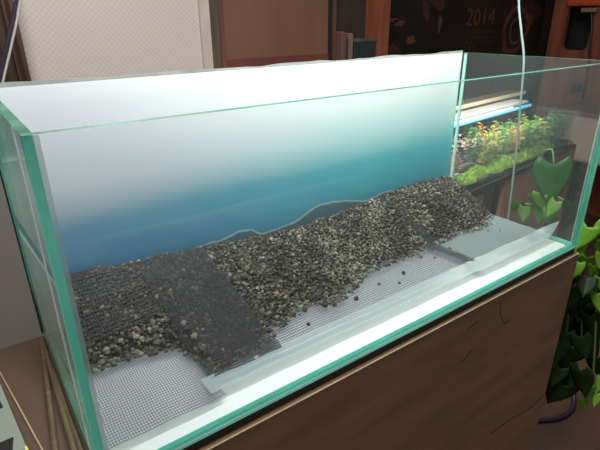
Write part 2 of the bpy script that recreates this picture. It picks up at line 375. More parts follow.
def text(s, x, z, size, m, parent, sx=1, name='lettering', y=PY - .0015):
    cu = bpy.data.curves.new(name, 'FONT'); cu.body = s; cu.size = size; cu.extrude = .0004
    to = bpy.data.objects.new('tmp', cu); C.objects.link(to)
    bpy.context.view_layer.update()
    me = bpy.data.meshes.new_from_object(to.evaluated_get(bpy.context.evaluated_depsgraph_get()))
    bpy.data.objects.remove(to)
    me.materials.clear(); me.materials.append(m); me.name = name
    me.transform(Matrix.Scale(sx, 4, (1,0,0))); me.transform(Matrix.Rotation(math.pi/2, 4, 'X'))
    o = bpy.data.objects.new(name, me); C.objects.link(o); o.parent = parent; o.location = Vector((x, y, z)) - parent.location
    return o
text('2014', 2.262, .366, .120, M['print_orange'], p1, 1.05)
q = MB()                                           # the lines of print below the year are too faint to read: broken strokes
rnd = random.Random(3)
for row, (z, h) in enumerate([(.325,.020),(.298,.013),(.277,.013),(.250,.016)]):
    xx = 2.265
    while xx < (2.53 if row < 3 else 2.37):
        w = rnd.uniform(.010, .026)
        q.add([(xx, PY-.0012, z), (xx+w, PY-.0012, z), (xx+w*.9, PY-.0012, z+h), (xx+.002, PY-.0012, z+h)], [(0,1,2,3)])
        xx += w + rnd.uniform(.006, .016)
q.build('small_print', M['print_dim'], p1)
p2 = thing('ring_poster', 'dark poster with a faded red ring and an orange star beside the wooden cabinet', 'poster', (2.78, PY, .3))
q = MB(); q.box(2.585, 3.0, PY, PY + .006, -.25, .495); q.build('paper', mat('dark_brown_paper', (.018, .011, .010), .5, var=.5, scale=4), p2)
q = MB(); blob(q, 2.73, .33, .135, .13, PY - .0012, 30, .10, 5, 0, .76); blob(q, 2.735, .33, .065, .075, PY - .0014, 26, .1, 6, 1, .78)
blob(q, 2.87, .43, .10, .05, PY - .0011, 20, .4, 9, 2)
q.build('printed_ring', [mat('ring_ink', (.12, .030, .026), .6, var=.5, scale=9), mat('ring_pale_ink', (.09, .06, .05), .6), mat('plum_ink', (.035, .014, .016), .6)], p2)
q = MB(); vs = []
for k in range(10):
    a = math.pi/2 + math.pi * k / 5; r = .04 if k % 2 == 0 else .018
    vs.append((2.865 + r * 1.25 * math.cos(a), PY - .002, .385 + r * math.sin(a)))
q.add(vs, [tuple(range(10))]); q.build('printed_star', M['print_orange'], p2)

# brown curtain at the far left
q = MB(); n = 60
for k in range(n):
    x0 = -.75 + .93 * k / n; x1 = -.75 + .93 * (k + 1) / n
    y0 = 1.235 + .012 * math.sin(k * 1.3); y1 = 1.235 + .012 * math.sin((k + 1) * 1.3)
    q.add([(x0, y0, .07), (x1, y1, .07), (x1 - .012, y1, 1.6), (x0 - .012, y0, 1.6)], [(0,1,2,3)])
o = q.build('brown_curtain', mat('striped_brown_cloth', (.16, .085, .06), .8, var=.35, scale=4, stretch=(14,1,.2)), smooth=True)
sm = o.modifiers.new('thick', 'SOLIDIFY'); sm.thickness = .004
tag(o, 'brown striped curtain hanging at the left of the pale patterned door', 'curtain')

lc = thing('lamp_cord', 'thin slanting power cord, dark with a pale strand, at the top left', 'cord', (.075, .9, .30))
q = MB(); q.tube(smooth_path([(-.22,.9,-.69),(-.10,.9,-.25),(.030,.9,.19),(.066,.9,.285),(.103,.9,.370),(.133,.9,.44),(.175,.9,.56),(.20,.9,.75),(.24,.9,1.5)]), .0042); q.build('dark_strand', M['cord_dark'], lc, smooth=True)
q = MB(); q.tube(smooth_path([(-.212,.898,-.69),(-.092,.898,-.25),(.038,.898,.19),(.074,.898,.283),(.111,.898,.368),(.140,.898,.438),(.182,.898,.56),(.207,.898,.75),(.247,.898,1.5)]), .0026); q.build('pale_strand', M['cord_pale'], lc, smooth=True)

# ------------------------------------------------------------------ stand under the aquarium
st = thing('aquarium_stand', 'wooden aquarium stand with a plywood front and pale top edge', 'stand', (.42, .16, FZ))
q = MB(); q.box(-.070, .903, .004, .33, -.032, -.0142); q.build('top_board', M['standtop'], st)
q = MB(); q.box(-.0710, .904, -.0042, -.0030, -.0158, -.0142); q.box(-.0715, -.0705, -.003, .33, -.0158, -.0142); q.build('top_edging', M['ply_edge'], st)
q = MB(); q.box(-.070, .905, -.003, .004, FZ, -.0144)
q2_ = q; q = MB(); q.box(.890, .905, .004, .33, FZ, -.032); q.build('side_panel', M['pinkwood'], st)
q = MB(); q.box(-.070, -.055, .004, .33, FZ, -.032); q.build('side_panel', M['pinkwood'], st)
q = MB(); q.box(-.055, .89, .318, .33, FZ, -.032); q.build('back_panel', M['pinkwood'], st)
q = q2_
rnd = random.Random(11)
def mark(pts, w):                                   # dark grain marks and knots of the ply
    for (a, b) in zip(pts[:-1], pts[1:]):
        q.add([(a[0]-w, -.0033, a[1]), (a[0]+w, -.0033, a[1]-w), (b[0]+w, -.0033, b[1]-w), (b[0]-w, -.0033, b[1])], [(0,1,2,3)], 1)
mark([(.648,-.012+.0-.02),(.655,-.06),(.675,-.085)], .0016); mark([(.56,-.05),(.59,-.045)], .0012)
mark([(.56,-.115),(.585,-.10)], .0012); mark([(.675,-.085),(.690,-.082)], .0012); mark([(.47,-.045),(.475,-.047)], .003)
mark([(.70,-.36),(.76,-.36),(.84,-.375),(.90,-.37)], .003)
q.build('front_panel', [M['stand'], mat('dark_grain', (.065, .034, .02), .6)], st)

q = MB(); q.box(.003, .896, .003, .311, -.0142, -.0032)
tag(q.build('base_mat', M['mat_dark']), 'dark brown mat under the aquarium on top of the stand', 'mat')
q = MB(); q.box(.010, .888, .010, .305, -.0032, -.0004)
tag(q.build('white_underlay', M['white']), 'white sheet lying under the glass bottom of the aquarium', 'sheet')

for (a, b, r, l) in [((-.0035,.318),(-.034,.045), .0034, 'old bamboo stick slanting furthest left of the sticks beside the aquarium'),
                     ((-.004,.300),(-.0165,-.02), .0036, 'old bamboo stick lying in the middle of the sticks along the aquarium side'),
                     ((-.0045,.25),(-.0075,-.06), .0030, 'old bamboo stick lying closest to the left glass of the aquarium')]:
    k = thing('bamboo_stick', l, 'stick', (a[0], a[1], -.0142 + r), 'bamboo sticks beside the aquarium')
    A = Vector((a[0], a[1], -.0142 + r)); B = Vector((b[0], b[1], -.0142 + r))
    q = MB(); pts = [A.lerp(B, t / 12) for t in range(13)]; q.tube(pts, r, 10); q.build('cane', M['bamboo'], k, smooth=True)
    for t in (.2, .48, .8):
        c = A.lerp(B, t); d = (B - A).normalized() * .0012
        q = MB(); q.tube([c - d, c + d], r * 1.10, 10); q.build('cane_node', M['post'], k, smooth=True)

q = MB(); q.tube([(-.0645, .29, -.0131), (-.0515, .19, -.0131), (-.040, .10, -.0131), (-.029, .01, -.0131)], .0010, 8)
tag(q.build('wooden_skewer', mat('skewer_wood', (.30, .23, .13), .6), smooth=True), 'thin pale skewer lying on the stand top left of the bamboo sticks', 'stick')
wb = thing('plastic_tray', 'pale green plastic tray with black slots at the left edge of the stand top', 'tray', (-.12, .15, -.0140))
def slab(pts, z0, z1):
    q = MB(); n = len(pts)
    q.add([(x, y, z0) for x, y in pts] + [(x, y, z1) for x, y in pts], [tuple(range(n))[::-1], tuple(range(n, 2*n))] + [(i, (i+1) % n, n + (i+1) % n, n + i) for i in range(n)])
    return q
slab([(-.064,.236),(-.0525,.10),(-.043,-.02),(-.30,-.04),(-.32,.236)], -.0140, -.004).build('tray_body', M['box'], wb, bevel=.0015)
slab([(-.0525,.105),(-.0425,-.02),(-.045,-.02),(-.055,.105)], -.0039, -.0022).build('yellow_lip', M['yellow'], wb)
slab([(-.068,.200),(-.066,.186),(-.10,.182),(-.10,.204)], -.0039, -.0030).build('slot', M['black'], wb)
slab([(-.0625,.128),(-.066,.108),(-.10,.105),(-.10,.128)], -.0039, -.0030).build('slot', M['black'], wb)
q = MB(); q.box(-.42, -.0725, -.15, .31, FZ, -.0142)
tag(q.build('low_chest', M['pinkwood'], bevel=.003), 'brown wooden chest left of the stand, under the pale green tray', 'chest')

# ------------------------------------------------------------------ the aquarium
W, D, H, T = .899, .314, .343, .008
aq = thing('aquarium', 'large empty rimless glass aquarium with green edges standing on the wooden stand', 'aquarium', (W/2, D/2, 0))
def pane(name, x0, x1, y0, y1, z0, z1, clear, faces, edge='glass_edge', top='rim_edge'):
    """faces: axis of the two clear faces"""
    q = MB(); ax = 'xyz'.index(faces)
    v = [(x0,y0,z0),(x1,y0,z0),(x1,y1,z0),(x0,y1,z0),(x0,y0,z1),(x1,y0,z1),(x1,y1,z1),(x0,y1,z1)]
    f = [((0,3,2,1),2),((4,5,6,7),3),((0,1,5,4),1),((1,2,6,5),0),((2,3,7,6),1),((3,0,4,7),0)]
    for idx, a in f:
        mi = 0 if (a == ax or (a == 3 and ax == 2) or (a == 2 and ax == 2)) else (2 if a == 3 else 1)
        q.add([v[i] for i in idx], [(0,1,2,3)], mi)
    me_o = q.build(name, [M[clear], M[edge], M[top]], aq, ((x0+x1)/2, (y0+y1)/2, (z0+z1)/2))
    return me_o
pane('front_pane', 0, W, 0, T, 0, H, 'glass', 'y')
pane('back_pane', 0, W, D - T, D, 0, H, 'glass', 'y', top='glass')
pane('side_pane', 0, T, T + .0002, D - T - .0002, 0, H, 'glass_left', 'x')
pane('side_pane', W - T, W, T + .0002, D - T - .0002, 0, H, 'glass_right', 'x')
pane('bottom_pane', T + .0002, W - T - .0002, T + .0002, D - T - .0002, 0, .008, 'glass_floor', 'z')
s = .004
for nm, a, b in [('seam_or_glint', (T, T), 0), ('seam_or_glint', (W - T, T), 1), ('seam_or_glint', (T, D - T), 2), ('seam_or_glint', (W - T, D - T), 3)]:
    sx = 1 if b in (0, 2) else -1; sy = 1 if b in (0, 1) else -1
    q = MB(); x, y = a
    q.add([(x, y, .009), (x + sx*s, y, .009), (x, y + sy*s, .009), (x, y, H - .002), (x + sx*s, y, H - .002), (x, y + sy*s, H - .002)],
          [(0,1,2),(3,4,5),(0,1,4,3),(1,2,5,4),(2,0,3,5)])
    q.build(nm, film_mat('silicone_film', (.55, .72, .68), .35), aq)

q = MB(); q.box(-.0007, -.0001, .046, .048, .002, H - .001); q.build('seam_or_glint', M['glint_line'], aq)  # pale strip standing in for a reflected line on the left glass
q = MB(); q.box(.004, W - .004, -.0005, -.0001, .0026, .0042); q.build('seam_or_glint', M['glint_line'], aq)  # pale strip drawn in for the highlight along the bottom edge
q = MB(); nx = 30                                   # thin print, slightly wavy top edge standing proud of the rim
for k in range(nx):
    xa, xb = .001 + (W - .007) * k / nx, .001 + (W - .007) * (k + 1) / nx
    za, zb = H - .0005, H - .0005
    q.add([(xa, .3152, 0), (xb, .3152, 0), (xb, .3152, zb), (xa, .3152, za), (xa, .3166, 0), (xb, .3166, 0), (xb, .3166, zb), (xa, .3166, za)],
          [(0,1,2,3), (4,7,6,5), (3,2,6,7), (0,4,5,1)] + ([(0,3,7,4)] if k == 0 else []) + ([(1,5,6,2)] if k == nx - 1 else []))
po = thing('seascape_backdrop', 'printed blue sea and white sky sheet taped behind the aquarium', 'backdrop', (W/2, .3159, 0))
o = q.build('print', M['poster'], po)
q = MB()
for k in range(nx):
    xa, xb = .001 + (W - .007) * k / nx, .001 + (W - .007) * (k + 1) / nx
    za = H + .0030 + .0012 * math.sin(k * .9) + .0008 * math.sin(k * 2.3); zb = H + .0030 + .0012 * math.sin((k+1) * .9) + .0008 * math.sin((k+1) * 2.3)
    q.add([(xa, .3148, H - .0004), (xb, .3148, H - .0004), (xb, .3148, zb), (xa, .3148, za), (xa, .3170, H - .0004), (xb, .3170, H - .0004), (xb, .3170, zb), (xa, .3170, za)],
          [(0,1,2,3), (4,7,6,5), (3,2,6,7), (0,4,5,1)] + ([(0,3,7,4)] if k == 0 else []) + ([(1,5,6,2)] if k == nx - 1 else []))
q.build('grey_tape', M['grey_rim'], po)
q = MB(); q.box(-.0022, .0006, .3165, .3182, 0, H); q.box(-.0022, -.0006, .3095, .3165, 0, H); q.build('black_edge_tape', M['black'], po)

# ------------------------------------------------------------------ gravel heap
HB = [(.0,.072),(.046,.074),(.136,.068),(.253,.059),(.338,.050),(.458,.044),(.612,.056),(.729,.066),(.83,.066),(.905,.056)]
YF = [(.0,.175),(.03,.178),(.09,.172),(.135,.160),(.16,.085),(.235,.095),(.27,.115),(.34,.137),(.385,.118),(.43,.132),(.48,.158),(.52,.160),(.60,.158),(.66,.158),(.74,.165),(.80,.155),(.85,.172),(.905,.20)]
def interp(t, x):
    for (a, b), (c, d) in zip(t[:-1], t[1:]):
        if a <= x <= c:
            u = (x - a) / (c - a); return b + (d - b) * u
    return t[0][1] if x < t[0][0] else t[-1][1]
FL = .0095
def hgt(x, y):
    yf = interp(YF, x) + .012 * noise.noise((x * 28, y * 5, 3.1)); hb = interp(HB, x)
    t = (y - yf) / (.300 - yf)
    if t <= 0: return FL
    h = hb * (t ** .85)
    return FL + max(0, min(h, (y - yf) * 1.1)) + .004 * noise.noise((x * 30, y * 30, 0)) * min(1, t * 4)
rs = np.random.RandomState(5)
def stone_mesh(i):
    bm = bmesh.new(); bmesh.ops.create_icosphere(bm, subdivisions=2, radius=1)
    sc = Vector((1, .8 + .3 * rs.rand(), .65 + .25 * rs.rand()))
    for v in bm.verts:
        n1 = noise.noise(v.co * 1.3 + Vector((i * 7.3, 0, 0))); n2 = noise.noise(v.co * 3.1 + Vector((0, i * 5.1, 0)))
        v.co = Vector((v.co.x * sc.x, v.co.y * sc.y, v.co.z * sc.z)) * (1 + .35 * n1 + .22 * n2)
    me = bpy.data.meshes.new('gravel_stone'); bm.to_mesh(me); bm.free()
    me.materials.append(M['gravel']); return me
def stone_low(i):
    bm = bmesh.new(); bmesh.ops.create_icosphere(bm, subdivisions=1, radius=1)
    sc = Vector((1, .8 + .3 * rs.rand(), .65 + .25 * rs.rand()))
    for v in bm.verts:
        n1 = noise.noise(v.co * 1.5 + Vector((i * 7.3, 2, 0))); n2 = noise.noise(v.co * 3.1 + Vector((0, i * 5.1, 0)))
        v.co = Vector((v.co.x * sc.x, v.co.y * sc.y, v.co.z * sc.z)) * (1 + .4 * n1 + .3 * n2)
    bm.faces.ensure_lookup_table(); bm.verts.ensure_lookup_table()
    vs = [v.co.copy() for v in bm.verts]; fs = [tuple(v.index for v in f.verts) for f in bm.faces]; bm.free(); return vs, fs
SM = [stone_mesh(i) for i in range(8)]; SL = [stone_low(i) for i in range(8)]
cam_p = Vector((-.0369, -.3802, .4165))
# scatter
pts = []
tries = 0; cell = {}
def near(x, y, r):
    ix, iy = int(x / .01), int(y / .01)
    for a in (-1, 0, 1):
        for b in (-1, 0, 1):
            for (px, py, pr) in cell.get((ix + a, iy + b), ()):
                if (px - x) ** 2 + (py - y) ** 2 < ((pr + r) * .62) ** 2: return True
    return False
while tries < 90000 and len(pts) < 5200:
    tries += 1
    x = U(.015, .885); yf = interp(YF, x); y = U(yf - .012, .300)
    r = random.choice((.0021, .0024, .0027, .003, .0033, .0042))
    if x < .16 and y < .20: r *= 1.35
    if y < yf + .012 and R() < .55: continue
    if .145 < x < .25 and y < .17 and R() < .35: continue
    if near(x, y, r): continue
    cell.setdefault((int(x / .01), int(y / .01)), []).append((x, y, r))
    pts.append((x, y, r))
def rot(): return Matrix.Rotation(U(0, 6.28), 4, 'Z') @ Matrix.Rotation(U(0, 6.28), 4, 'X')
pts = [(r / (Vector((x, y, .03)) - cam_p).length, x, y, r) for (x, y, r) in pts]
pts.sort(reverse=True)
N_IND = 285
NETY = {}
for i, (_, x, y, r) in enumerate(pts[:N_IND]):
    z = hgt(x, y) + r * .45
    o = bpy.data.objects.new('gravel_stone', SM[i % 8]); C.objects.link(o)
    o.matrix_world = Matrix.Translation((x, y, max(z, FL + r * .8))) @ rot() @ Matrix.Scale(r, 4)
    if x < .15:
        tag(o, 'tan-grey lava gravel stone in the heap at the left end of the aquarium', 'stone', 'gravel stones at the left end')
    elif x < .26:
        tag(o, 'grey lava gravel stone in the dark netted part of the heap', 'stone', 'gravel stones under the dark net')
    elif x < .65:
        tag(o, 'tan-grey lava gravel stone in the middle part of the heap', 'stone', 'gravel stones in the middle of the heap')
    else:
        tag(o, 'grey lava gravel stone in the right-hand part of the heap', 'stone', 'gravel stones in the right part of the heap')
q = MB()
gx, gy = 120, 40
vs = []; fs = []
for i in range(gx + 1):
    x = .0085 + .883 * i / gx; yf = interp(YF, x)
    for j in range(gy + 1):
        y = yf + .006 + (.3055 - yf - .006) * j / gy
        vs.append((x, y, max(FL - .0005, hgt(x, y) - .002)))
for i in range(gx):
    for j in range(gy):
        a = i * (gy + 1) + j; fs.append((a, a + gy + 1, a + gy + 2, a + 1))
q.add(vs, fs, 1)
for (_, x, y, r) in pts[N_IND:]:
    z = hgt(x, y) + r * .45; sv, sf = random.choice(SL)
    mt = Matrix.Translation((x, y, max(z, FL + r * .8))) @ rot() @ Matrix.Scale(r, 4)
    q.add([mt @ v for v in sv], sf, 0)
tag(q.build('gravel_heap', [M['gravel_mix'], M['soil']]), 'sloping heap of small dark lava gravel along the back of the aquarium floor', 'gravel', kind='stuff')
# lone stones on the netting
lone = [(.685,.152,.0030),(.672,.128,.0034),(.62,.120,.0036),(.80,.135,.0024),(.835,.15,.0022),(.82,.12,.0018),(.36,.112,.0052),(.372,.105,.004),(.41,.098,.004),(.53,.112,.0036),(.50,.093,.0032),(.31,.088,.003),(.47,.11,.003),(.60,.135,.0034)]
for i, (x, y, r) in enumerate(lone):
    o = bpy.data.objects.new('loose_stone', SM[(i * 3) % 8]); C.objects.link(o)
    o.matrix_world = Matrix.Translation((x, y, FL + .0018 + r * .6)) @ rot() @ Matrix.Scale(r, 4)
    tag(o, 'loose dark stone lying by itself on the pale netting in front of the heap', 'stone', 'loose stones in front of the heap')

# ------------------------------------------------------------------ netting on the floor
def sheet(name, x0, x1, y0, y1, zfun, m, parent, nx=40, ny=24, edge=0):
    me = bpy.data.meshes.new(name); vs = []; fs = []; uv = []
    for i in range(nx + 1):
        for j in range(ny + 1):
            x = x0 + (x1 - x0) * i / nx; y = y0 + (y1 - y0) * j / ny
            dx = edge * noise.noise((y * 40, x * 3, 1.5))
            dy = edge * .8 * noise.noise((x * 25, 4.4, y))
            vs.append(Vector((x + dx, y + dy, zfun(x, y))) - parent.location); uv.append((x + .35 * dx, y))
    for i in range(nx):
        for j in range(ny):
            a = i * (ny + 1) + j; fs.append((a, a + ny + 1, a + ny + 2, a + 1))
    me.from_pydata(vs, [], fs); ul = me.uv_layers.new(name='UVMap')
    for l in me.loops: ul.data[l.index].uv = uv[l.vertex_index]
    me.materials.append(m); me.polygons.foreach_set('use_smooth', [True] * len(fs))
    o = bpy.data.objects.new(name, me); C.objects.link(o); o.parent = parent; return o
def floor_z(off, amp=.0006):
    return lambda x, y: FL + off + amp * (1 + noise.noise((x * 22, y * 22, off * 900)))
n1 = thing('netting_sheet', 'grey plastic netting with bare white floor showing through at the left front of the aquarium', 'netting', (.10, .16, FL))
sheet('net', .012, .150, .034, .185, floor_z(.0006), M['net'], n1, edge=.002)
fl = sheet('net_over_gravel', .014, .150, .20, .296, lambda x, y: hgt(x, y) + .0055 + .002 * noise.noise((x*45, y*45, 5)), M['net_over'], n1, nx=40, ny=40, edge=.004)
n2 = thing('netting_sheet', 'wide grey netting in the middle of the aquarium floor, with a dark doubled strip', 'netting', (.40, .16, FL))
sheet('net', .148, .652, .062, .165, floor_z(.0010), M['net_wide'], n2, nx=90, edge=.002)
def drape(x, y):
    e = hgt(x, y)
    return e + .0055 + .003 * noise.noise((x * 45, y * 45, 7))
fl = sheet('folded_net', .143, .250, .064, .296, drape, M['net_dark'], n2, nx=40, ny=70, edge=.004); fl['label'] = 'dark doubled strip of netting lying over the gravel'
n3 = thing('netting_sheet', 'fine pale grey netting on the right end of the aquarium floor', 'netting', (.78, .14, FL))
sheet('net', .648, .886, .064, .190, floor_z(.0016), M['net_fine'], n3, edge=.002)
fl = sheet('overlap_strip', .648, .668, .066, .296, lambda x, y: hgt(x, y) + .005 + .002 * noise.noise((x*60, y*40, 2)), M['net_dark'], n3, nx=8, ny=60, edge=.004); fl['label'] = 'dark narrow overlap of netting running up the heap'
def hem_z(off):
    def f(x, y):
        e = FL + off + .0012 * (1 + noise.noise((x * 16, y * 30, 8)))
        if x > .85: e += .032 * ((x - .85) / .036) ** 2 * max(0, min(1, (.075 - y) / .04)) 
        return e
    return f
sheet('hem', .135, .655, .041, .071, hem_z(.0034), M['hem'], n2, nx=70, ny=8, edge=.0015)
sheet('hem', .64, .886, .037, .071, hem_z(.0042), M['hem'], n3, nx=50, ny=8, edge=.002)

# ------------------------------------------------------------------ airline tube
q = MB(); q.tube(smooth_path([(.94,.25,1.6),(.932,.235,.9),(.928,.226,.62),(.926,.224,.50),(.925,.222,.443),(.925,.207,.388),(.925,.191,.333),(.925,.183,.255),(.925,.175,.152),(.925,.168,.029),(.925,.165,-.06),(.925,.16,-.22)]), .0022, 10)
tag(q.build('airline_tube', M['tube'], loc=(.925, .18, .1), smooth=True), 'pale thin airline tube hanging down outside the right glass of the aquarium', 'tube')

# ------------------------------------------------------------------ planted aquarium to the right
ang = math.atan2(.076, .607); ca, sa = math.cos(ang), math.sin(ang)
OX, OY = .935, .337
def PL(u, v, z): return (OX + u * ca - v * sa, OY + u * sa + v * ca, max(z - .012, FZ))
def pbox(q, u0, u1, v0, v1, z0, z1, mi=0):
    c = [PL(u0,v0,z0),PL(u1,v0,z0),PL(u1,v1,z0),PL(u0,v1,z0),PL(u0,v0,z1),PL(u1,v0,z1),PL(u1,v1,z1),PL(u0,v1,z1)]
    q.add(c, [(0,3,2,1),(4,5,6,7),(0,1,5,4),(1,2,6,5),(2,3,7,6),(3,0,4,7)], mi)
LEN, DEP, PT = .83, .24, .118
pt = thing('planted_aquarium', 'low planted aquarium full of red and green plants behind the right glass', 'aquarium', PL(LEN/2, DEP/2, -.01))
M['glass2'] = glass_mat('small_tank_glass', (.96, .98, .97), .01, .01)
for nm, b in [('front_pane', (0, LEN, 0, .004)), ('back_pane', (0, LEN, DEP - .004, DEP)), ('side_pane', (0, .004, .004, DEP - .004)), ('side_pane', (LEN - .004, LEN, .004, DEP - .004))]:
    q = MB(); pbox(q, b[0], b[1], b[2], b[3], .0, PT); q.build(nm, M['glass2'], pt)
q = MB(); pbox(q, -.006, LEN + .006, -.006, DEP + .006, -.014, .0); q.build('black_base', M['black'], pt, bevel=.002)
q = MB(); pbox(q, .005, LEN - .005, .005, DEP - .005, .0003, .014); q.build('substrate', M['soil'], pt)
# its stand
ps = thing('rack_stand', 'brown open-fronted stand under the planted aquarium', 'stand', PL(LEN/2, DEP/2, FZ))
q = MB(); pbox(q, -.03, LEN + .03, .012, DEP + .03, -.028, -.0145); q.build('top_board', M['dark'], ps)
q = MB(); pbox(q, -.03, .205, .008, .020, FZ, -.032); q.build('door_panel', M['taupe'], ps)
q = MB(); pbox(q, .205, .245, .20, .215, FZ, -.032); q.build('dark_recess', M['dark'], ps)
q = MB(); pbox(q, .245, .315, .03, .042, FZ, -.032); q.build('grey_upright', mat('grey_upright', (.10, .095, .085), .6), ps)
q = MB(); pbox(q, .315, LEN + .03, .002, .014, FZ, -.0145); q.build('door_panel', mat('salmon_brown_board', (.33, .15, .105), .5, var=.12, scale=5), ps)
q = MB(); pbox(q, -.03, LEN + .03, DEP, DEP + .02, FZ, -.032); q.build('back_board', M['darkwall'], ps)
# lamp over it
lp = thing('aquarium_light', 'slim lit white and blue tube lamp lying across the planted aquarium', 'lamp', PL(.40, .20, PT))
q = MB(); pbox(q, .02, .80, .175, .235, PT + .012, PT + .020); q.build('housing', mat('lamp_housing', (.28, .27, .25), .4), lp, bevel=.001)
q = MB(); q.tube([PL(.03, .181, PT + .007), PL(.68, .181, PT + .007)], .0065, 10); q.build('white_tube', M['led'], lp, smooth=True)
q = MB(); q.tube([PL(.20, .163, PT + .006), PL(.79, .163, PT + .006)], .0055, 10); q.build('blue_tube', M['blue_led'], lp, smooth=True)
for u in (.012, .795):
    q = MB(); pbox(q, u, u + .012, .155, .238, PT + .0004, PT + .012); q.build('end_bracket', M['black'], lp)
q = MB(); pbox(q, .04, .98, .27, .34, .128, .143); pbox(q, .04, .98, .266, .27, .135, .147, 1)
tag(q.build('wooden_plank', [M['post'], M['ply_edge']]), 'brown plank with a pale edge lying behind the planted aquarium lamp', 'plank')
for u in (.10, .58):
    q = MB(); pbox(q, u, u + .02, .275, .30, -.0142, .128)
    tag(q.build('plank_support', M['post']), 'short brown upright carrying the plank at its %s end' % ('near' if u < .3 else 'far'), 'post')

def leaflet(q, p, d, n, l, w):
    d = d.normalized(); s_ = d.cross(n).normalized(); nn = s_.cross(d)
    a = p; b = p + d * l * .5 + s_ * w * .5 - nn * l * .06; c = p + d * l - nn * l * .18; e = p + d * l * .5 - s_ * w * .5 - nn * l * .06; m = p + d * l * .5 + nn * l * .04
    q.add([a, b, c, e, m], [(0,1,4), (1,2,4), (2,3,4), (3,0,4)])
def stem_plant(name, label, cat, group, u, v, h, m, spread=.018, n=46, lw=(.012, .006), z0=.014, tip=None):
    base = Vector(PL(u, v, z0)); root = thing(name, label, cat, base, group)
    q = MB(); s2 = MB()
    for k in range(4):
        bx_, by_ = U(-.5, .5) * spread, U(-.5, .5) * spread; hh = h * U(.75, 1.05)
        p0 = base + Vector((bx_ * .4, by_ * .4, 0)); p1 = base + Vector((bx_ * 1.4, by_ * 1.4, hh))
        s2.tube([p0, p0.lerp(p1, .5) + Vector((U(-.003,.003), U(-.003,.003), 0)), p1], .0009, 5)
        for j in range(n // 4):
            t = .12 + .88 * j / (n // 4); p = p0.lerp(p1, t); a = U(0, 6.28)
            d = Vector((math.cos(a), math.sin(a), U(.1, .8))); leaflet(q, p, d, Vector((0,0,1)), U(*sorted(lw)) + .004, U(.004, .007))
    q.build('foliage', m, root); s2.build('stem', M['vine'], root)
    return root
def moss(label, u, v, ru, rv, h, m, n=260):
    base = Vector(PL(u, v, .0142)); q = MB()
    for k in range(n):
        a = U(0, 6.28); r = math.sqrt(R()); x = ru * r * math.cos(a); y = rv * r * math.sin(a); z = h * (1 - r * r) * U(.55, 1)
        p = Vector(PL(u + x, v + y, .0142 + z)); d = Vector((U(-1,1), U(-1,1), U(.2,1.4)))
        leaflet(q, p, d, Vector((U(-.3,.3), U(-.3,.3), 1)), U(.005,.010), U(.003,.005))
    nb = 14; vs = [PL(u, v, .0142 + h * .8)]; fs = []     # soft core of the cushion
    for ring, (rr, zz) in enumerate(((.5, .62), (.85, .3), (1, 0))):
        for k in range(nb):
            a = 6.283 * k / nb; vs.append(PL(u + ru * rr * math.cos(a), v + rv * rr * math.sin(a), .0142 + h * zz))
    for k in range(nb): fs.append((0, 1 + k, 1 + (k + 1) % nb))
    for ring in (0, 1):
        for k in range(nb): fs.append((1 + ring*nb + k, 1 + (ring+1)*nb + k, 1 + (ring+1)*nb + (k+1) % nb, 1 + ring*nb + (k+1) % nb))
    q.add(vs, fs, 0)
    return tag(q.build('moss_cushion', m, loc=base), label, 'moss', 'moss cushions in the planted aquarium')
front_moss = [(.06,.045),(.13,.035),(.20,.04),(.28,.032),(.35,.03),(.42,.034),(.49,.03),(.56,.034),(.63,.03)]
pos_w = ['leftmost, beside the white tag', 'second from the left end', 'below the red plants', 'right of the red plants', 'in the middle of the front glass', 'just right of the hanging tube', 'below the tall green stems', 'above the large heart leaf', 'at the far right end']
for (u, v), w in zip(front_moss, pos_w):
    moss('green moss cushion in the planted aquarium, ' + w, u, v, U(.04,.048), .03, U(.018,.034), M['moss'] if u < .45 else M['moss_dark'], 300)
reds = [(.09,.09),(.13,.075),(.17,.10)]
for (u, v), w in zip(reds, ['left', 'middle', 'right']):
    stem_plant('red_plant', 'dark red leafy plant in the left part of the planted aquarium, %s of three' % w, 'plant', 'red plants in the planted aquarium', u, v, U(.05,.066), M['red'], n=70, spread=.026)
mixed = [(.265,.05,'olive'),(.30,.09,'green'),(.325,.055,'olive'),(.36,.085,'olive'),(.39,.06,'green'),(.43,.08,'green'),(.46,.055,'orange'),(.50,.085,'olive'),(.53,.05,'green'),(.57,.08,'green'),(.60,.055,'olive'),(.64,.08,'green'),(.69,.06,'green'),(.71,.11,'green'),(.40,.13,'orange'),(.50,.13,'olive'),(.33,.13,'green'),(.58,.13,'green'),(.66,.12,'olive')]
seen = {}
ordw = ['first', 'second', 'third', 'fourth', 'fifth', 'sixth', 'seventh', 'eighth', 'ninth', 'tenth', 'eleventh', 'twelfth']
for (u, v, c) in sorted(mixed):
    seen[c] = seen.get(c, 0) + 1
    nm = {'olive': 'yellow-green', 'orange': 'orange-tipped', 'red': 'red', 'green': 'deep green'}[c]
    lab = 'tall %s stem plant, %s of its colour from left in the planted aquarium' % (nm, ordw[seen[c]-1]) if c != 'red' else 'tall red stem plant among the yellow-green stems near the hanging tube'
    stem_plant('stem_plant', lab, 'plant', 'stem plants in the planted aquarium', u, v, U(.088,.106), M[c], spread=.034, n=120, lw=(.013,.019))
for (u, v), w in zip([(.75,.05),(.79,.09),(.76,.15)], ['front', 'outermost', 'rear']):
    stem_plant('bushy_plant', 'dark green bushy plant at the right end of the planted aquarium, the %s one' % w, 'plant', 'dark bushes in the planted aquarium', u, v, .10, M['darkgreen'], spread=.055, n=220, lw=(.014,.022))
for (u, v), w in zip([(.05,.12),(.22,.085)], ['behind the left moss', 'between the red and the yellow-green plants']):
    stem_plant('dark_plant', 'dark green low plant ' + w, 'plant', 'low dark plants in the planted aquarium', u, v, .05, M['darkgreen'], spread=.04, n=90)
